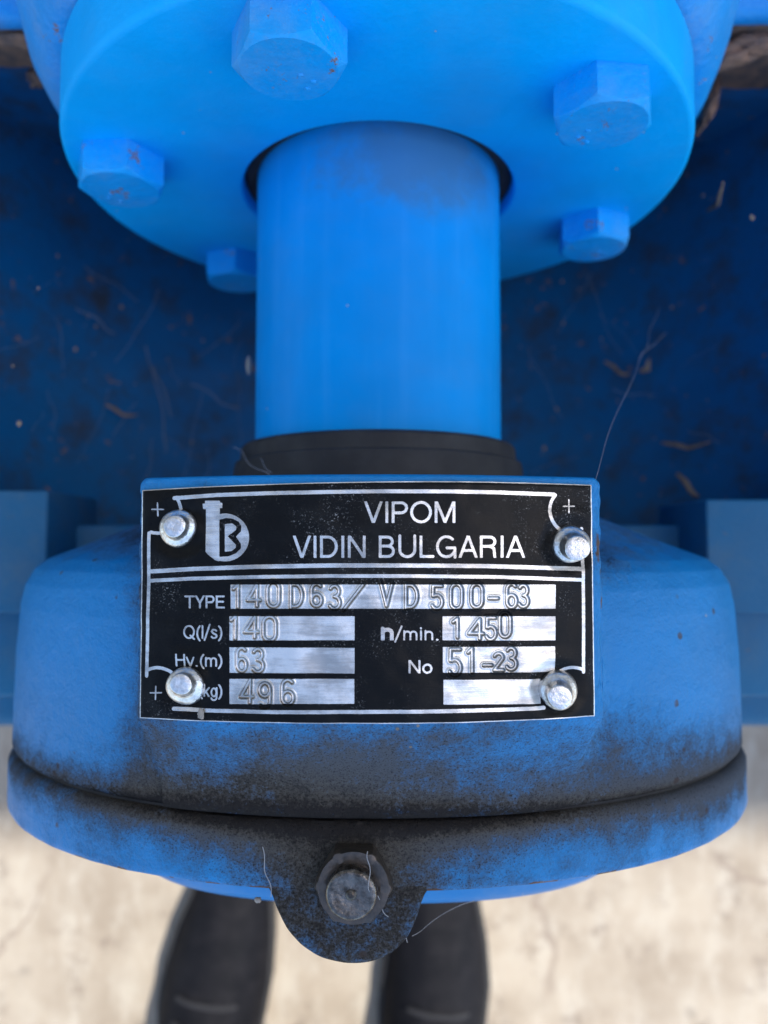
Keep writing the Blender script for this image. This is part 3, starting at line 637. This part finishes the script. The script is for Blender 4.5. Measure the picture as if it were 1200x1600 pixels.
for k, ((bx, by), (tx, ty)) in enumerate(RV):
    X0 = 0.
    for _ in range(6):
        p0 = atZ(bx, by, float(plate_z(X0)) + .0004); X0 = p0[0]
    hs = .0040; zt_ = p0[2] + hs; pt = atZ(tx, ty, zt_)
    tl = ((pt[0] - p0[0]) / hs, (pt[1] - p0[1]) / hs); r0 = (.0041, .0041, .0041, .0041)[k]; r1 = (.0024, .0027, .0023, .0026)[k]
    wob = lambda th, z, k=k: 1 + .03 * np.sin(2 * th + k) + .02 * np.sin(3 * th + 2 * k)
    prof_ = [(-.0008, r0), (.0004, r0), (.0009, r0 * .95), (.0013, r0 * .86), (.0016, r0 * .72), (.0021, r1 * 1.08), (.0028, r1), (.0037, r1 * .99), (.0039, r1 * .95), (.0040, r1 * .86), (.00398, r1 * .4)]
    lathe_z('rivet', prof_, M['rivet'], plate, (p0[0], p0[1], p0[2]), 48, tilt=tl, sa=60, rfun=wob)

# ------------------------------------------------------------------ shoes and trouser legs of the person standing in front
person = thing('person', 'dark shoes and trouser legs of a person standing on the concrete below the pump', 'person', (0, -.45, 0))
def shoe(toe, heel, side):
    toe = Vector((*toe, 0)); heel = Vector((*heel, 0)); L = (heel - toe).length; f = (toe - heel).normalized(); rt = Vector((f.y, -f.x, 0))
    st = [(0, .010, .018), (.015, .024, .030), (.04, .036, .042), (.08, .045, .052), (.12, .0500, .060), (.16, .0490, .072), (.19, .0440, .088), (.22, .0390, .102), (.25, .0370, .110), (.275, .0330, .110), (.29, .022, .10)]
    n = 28; V = []
    for s_, hw_, ht in st:
        for k in range(n):
            a = math.pi * 2 * k / n; cx = math.cos(a); sz = math.sin(a)
            zz = .018 + max(0, sz) ** .85 * (ht - .018) if sz > 0 else .018 + sz * .004
            bx = hw_ * (abs(cx) ** .75) * (1 if cx > 0 else -1) * (1 - .25 * max(0, sz))
            if sz > 0: zz += .0022 * math.sin(s_ * 420 + 2 * cx) * math.exp(-((s_ - .105) / .03) ** 2)
            if sz > 0: zz += .0075 * (float(vnoise(bx * 60 + side, s_ * 60, 1, 3)) - .5)
            off = side * .006 * math.sin(s_ / .29 * math.pi)
            q = toe - f * (s_ * L / .29) + rt * (bx + off); V.append((q.x, q.y - person.location.y, zz))
    sh_ = mesh_obj('shoe', V, grid_faces(len(st), n, True) + [list(range(n)), [(len(st) - 1) * n + k for k in range(n)]], M['leather'], person, 60)
    out = [(s_, hw_ + .004) for s_, hw_, _ in st]; V = []
    for z in (.001, .017, .0185):
        for sgn, seq in ((1, out), (-1, out[::-1])):
            for s_, hw_ in seq:
                q = toe - f * ((s_ - .002) * L / .29) + rt * (sgn * (hw_ - (.0015 if z > .018 else 0)) + side * .006 * math.sin(s_ / .29 * math.pi)); V.append((q.x, q.y - person.location.y, z))
    m_ = len(out) * 2
    mesh_obj('sole', V, grid_faces(3, m_, True) + [list(range(m_)), [2 * m_ + k for k in range(m_)]], M['sole'], sh_, 40)
    for k in range(4):
        s_ = .125 + k * .020; ht = np.interp(s_, [a[0] for a in st], [a[2] for a in st]); pts = []
        for j in range(9):
            u = -1 + j / 4; a = R(90 - u * 38)
            hw_ = np.interp(s_, [a_[0] for a_ in st], [a_[1] for a_ in st])
            bx = hw_ * (abs(math.cos(a)) ** .75) * (1 if math.cos(a) > 0 else -1) * (1 - .25 * math.sin(a)); zz = .018 + math.sin(a) ** .85 * (ht - .018) + .0012
            q = toe - f * (s_ * L / .29) + rt * (bx + side * .006); pts.append((q.x, q.y - person.location.y, zz))
        tube('shoelace', pts, .0022, M['cloth'], sh_)
    V = []; hp = heel + f * .055 * 1.0
    for z, rx, ry, dy in ((.085, .055, .062, 0), (.12, .058, .064, -.004), (.25, .062, .066, -.012), (.40, .070, .070, -.015), (.52, .075, .076, -.01)):
        for k in range(32):
            a = 2 * math.pi * k / 32; w_ = 1 + .03 * math.sin(3 * a + z * 40)
            V.append((hp.x + rx * math.cos(a) * w_ + side * .01 * z, hp.y - person.location.y - .02 + dy + ry * math.sin(a) * w_, z))
    mesh_obj('trouser_leg', V, grid_faces(5, 32, True) + [list(range(32)), [4 * 32 + k for k in range(32)]], M['cloth'], person, 60)
ta = atZ(374, 1340, .035); ha = atZ(322, 1640, .05); d_ = (ha - ta)[:2]; d_ /= np.hypot(*d_)
shoe(ta[:2], ta[:2] + d_ * .29, -1)
tb = atZ(690, 1350, .035); hb = atZ(668, 1640, .05); d_ = (hb - tb)[:2]; d_ /= np.hypot(*d_)
shoe(tb[:2], tb[:2] + d_ * .29, 1)

# ------------------------------------------------------------------ cobwebs, stalks, flakes
def trough_z(x, off=.002): return .492 - .92 * math.sqrt(max(0, (.183 - off) ** 2 - x * x))
def on_trough(px, py, lift=.0015):
    z = .35
    for _ in range(12): q = atZ(px, py, z); z = trough_z(float(q[0])) + lift
    return q
VV = []; FF = []
def add_strand(pts, rad):
    V, F = tube_data(pts, rad, 4); k = len(VV); VV.extend(V); FF.extend([[a + k for a in f] for f in F])
def strand(p0, p1, sag, rad, n=14, wig=.0006):
    p0, p1 = np.array(p0), np.array(p1); out = []
    ph = random.random() * 6
    for i in range(n + 1):
        t = i / n; q = p0 * (1 - t) + p1 * t; q = q + np.array([math.sin(t * 9 + ph) * wig, math.cos(t * 7 + ph) * wig, -sag * 4 * t * (1 - t)]); out.append(tuple(q))
    add_strand(out, rad)
strand(atZ(924, 757, .597), atZ(1008, 545, .50), .002, .00006)
strand(atZ(1008, 545, .50), atZ(1030, 480, .43), .001, .00009); strand(atZ(1000, 560, .50), atZ(1040, 520, .44), .001, .00009)
strand(atZ(420, 745, .56), atZ(365, 700, .51), .001, .00012); strand(atZ(425, 735, .56), atZ(385, 705, .51), .001, .0001)
for _ in range(30):
    left = random.random() < .6
    px = random.uniform(40, 380) if left else random.uniform(800, 1150); py = random.uniform(330, 720)
    qx = px + random.uniform(-90, 90); qy = py + random.uniform(-60, 140)
    strand(on_trough(px, py, random.uniform(.002, .03)), on_trough(min(qx, 385) if left else max(qx, 790), min(qy, 760), .002), random.uniform(0, .006), random.choice((.00005, .00007, .0001)), wig=.0007)
for a, b in (((225, 540), (270, 650)), ((240, 570), (262, 700)), ((120, 480), (180, 520)), ((300, 600), (370, 640))):
    strand(on_trough(*a, .006), on_trough(*b, .002), 0, .0002, wig=.0008)
strand(atZ(409, 1325, .597), atZ(424, 1402, .592), .0, .00009, wig=.0003); strand(atZ(575, 1328, .600), atZ(578, 1392, .601), -.0005, .0001, wig=.0003)
strand(atZ(586, 1400, .599), atZ(640, 1470, .585), 0, .00008); strand(atZ(640, 1462, .588), atZ(745, 1405, .57), .001, .00008)
web = mesh_obj('cobweb', VV, FF, M['web'], None, 60); tag(web, 'thin pale cobweb strands strung between nameplate, nut and blue trough', 'cobweb'); web['kind'] = 'stuff'

stalks = [((1034, 692), (1110, 690), .0011, 'pale curved stalk lowest on the right side of the trough'), ((1105, 330), (1130, 285), .0010, 'bent grey stalk upper right in the trough below the flange edge'),
          ((945, 565), (985, 585), .0010, 'short slanted stalk in the middle of the right trough'), ((1000, 580), (1015, 560), .0016, 'stubby orange flake right of the middle stalk in the trough'),
          ((1058, 740), (1092, 775), .0014, 'pale twisted stalk just above the right bracket pad'), ((165, 632), (215, 648), .0010, 'short brown stalk low on the left side of the trough')]
for a, b, rr, lb in stalks:
    p0, p1 = on_trough(*a, .003), on_trough(*b, .003); mid = (p0 + p1) / 2 + np.array([.001, -.003, .001])
    o = tube('dry_stalk', [p0, (p0 + mid) / 2 + .0004, mid, (mid + p1) / 2 - .0003, p1], [rr * .5, rr, rr * .9, rr * .8, rr * .3], M['straw']); tag(o, lb, 'stalk', 'dry stalks lying in the trough')
fl_ = []
spots = [(118, 546), (262, 562), (317, 532), (211, 600), (30, 662), (878, 440), (905, 452), (830, 575), (1050, 480), (1098, 305), (1175, 340), (138, 495), (150, 510), (20, 572), (300, 690), (1016, 620), (880, 505), (940, 530), (870, 640), (1105, 625), (850, 700), (90, 400), (60, 450), (190, 480)]
VV = []; FF = []
for px, py in spots:
    q = on_trough(px, py, .001); bm = bmesh.new(); bmesh.ops.create_icosphere(bm, subdivisions=1, radius=1); k = len(VV); sx = random.uniform(.0004, .0011)
    for v in bm.verts: VV.append((q[0] + v.co.x * sx * random.uniform(.7, 1.2), q[1] + v.co.y * sx * random.uniform(.8, 1.6), q[2] + v.co.z * sx * .5))
    bm.verts.index_update(); FF += [[v.index + k for v in f.verts] for f in bm.faces]; bm.free()
db = mesh_obj('debris_flakes', VV, FF, M['straw'], None, 0); tag(db, 'small pale and rusty flakes scattered over the bottom of the blue trough', 'debris'); db['kind'] = 'stuff'
def fluff(name, px, py, z, s, lb):
    q = atZ(px, py, z); bm = bmesh.new(); bmesh.ops.create_icosphere(bm, subdivisions=3, radius=1)
    for v in bm.verts:
        k = .65 + .9 * float(vnoise(v.co.x * 2 + px, v.co.y * 2 + v.co.z, 1.5, 3)); v.co = Vector((q[0] + v.co.x * s[0] * k, q[1] + v.co.y * s[1] * k, q[2] + v.co.z * s[2] * k))
    o = bm_obj(name, bm, M['fluff'], None, 60); return tag(o, lb, 'fluff')
fluff('lint_tuft', 403, 1406, .587, (.0007, .0006, .0005), 'tiny pale lint tuft beside the blackened lug')
fluff('lint_tuft', 314, 1115, .6025, (.0006, .0010, .0004), 'yellowish lint tuft on the bottom edge of the nameplate')
fluff('lint_tuft', 389, 572, .500, (.0009, .0030, .0009), 'long pale lint tuft clinging to the left side of the shaft sleeve')
print('done')
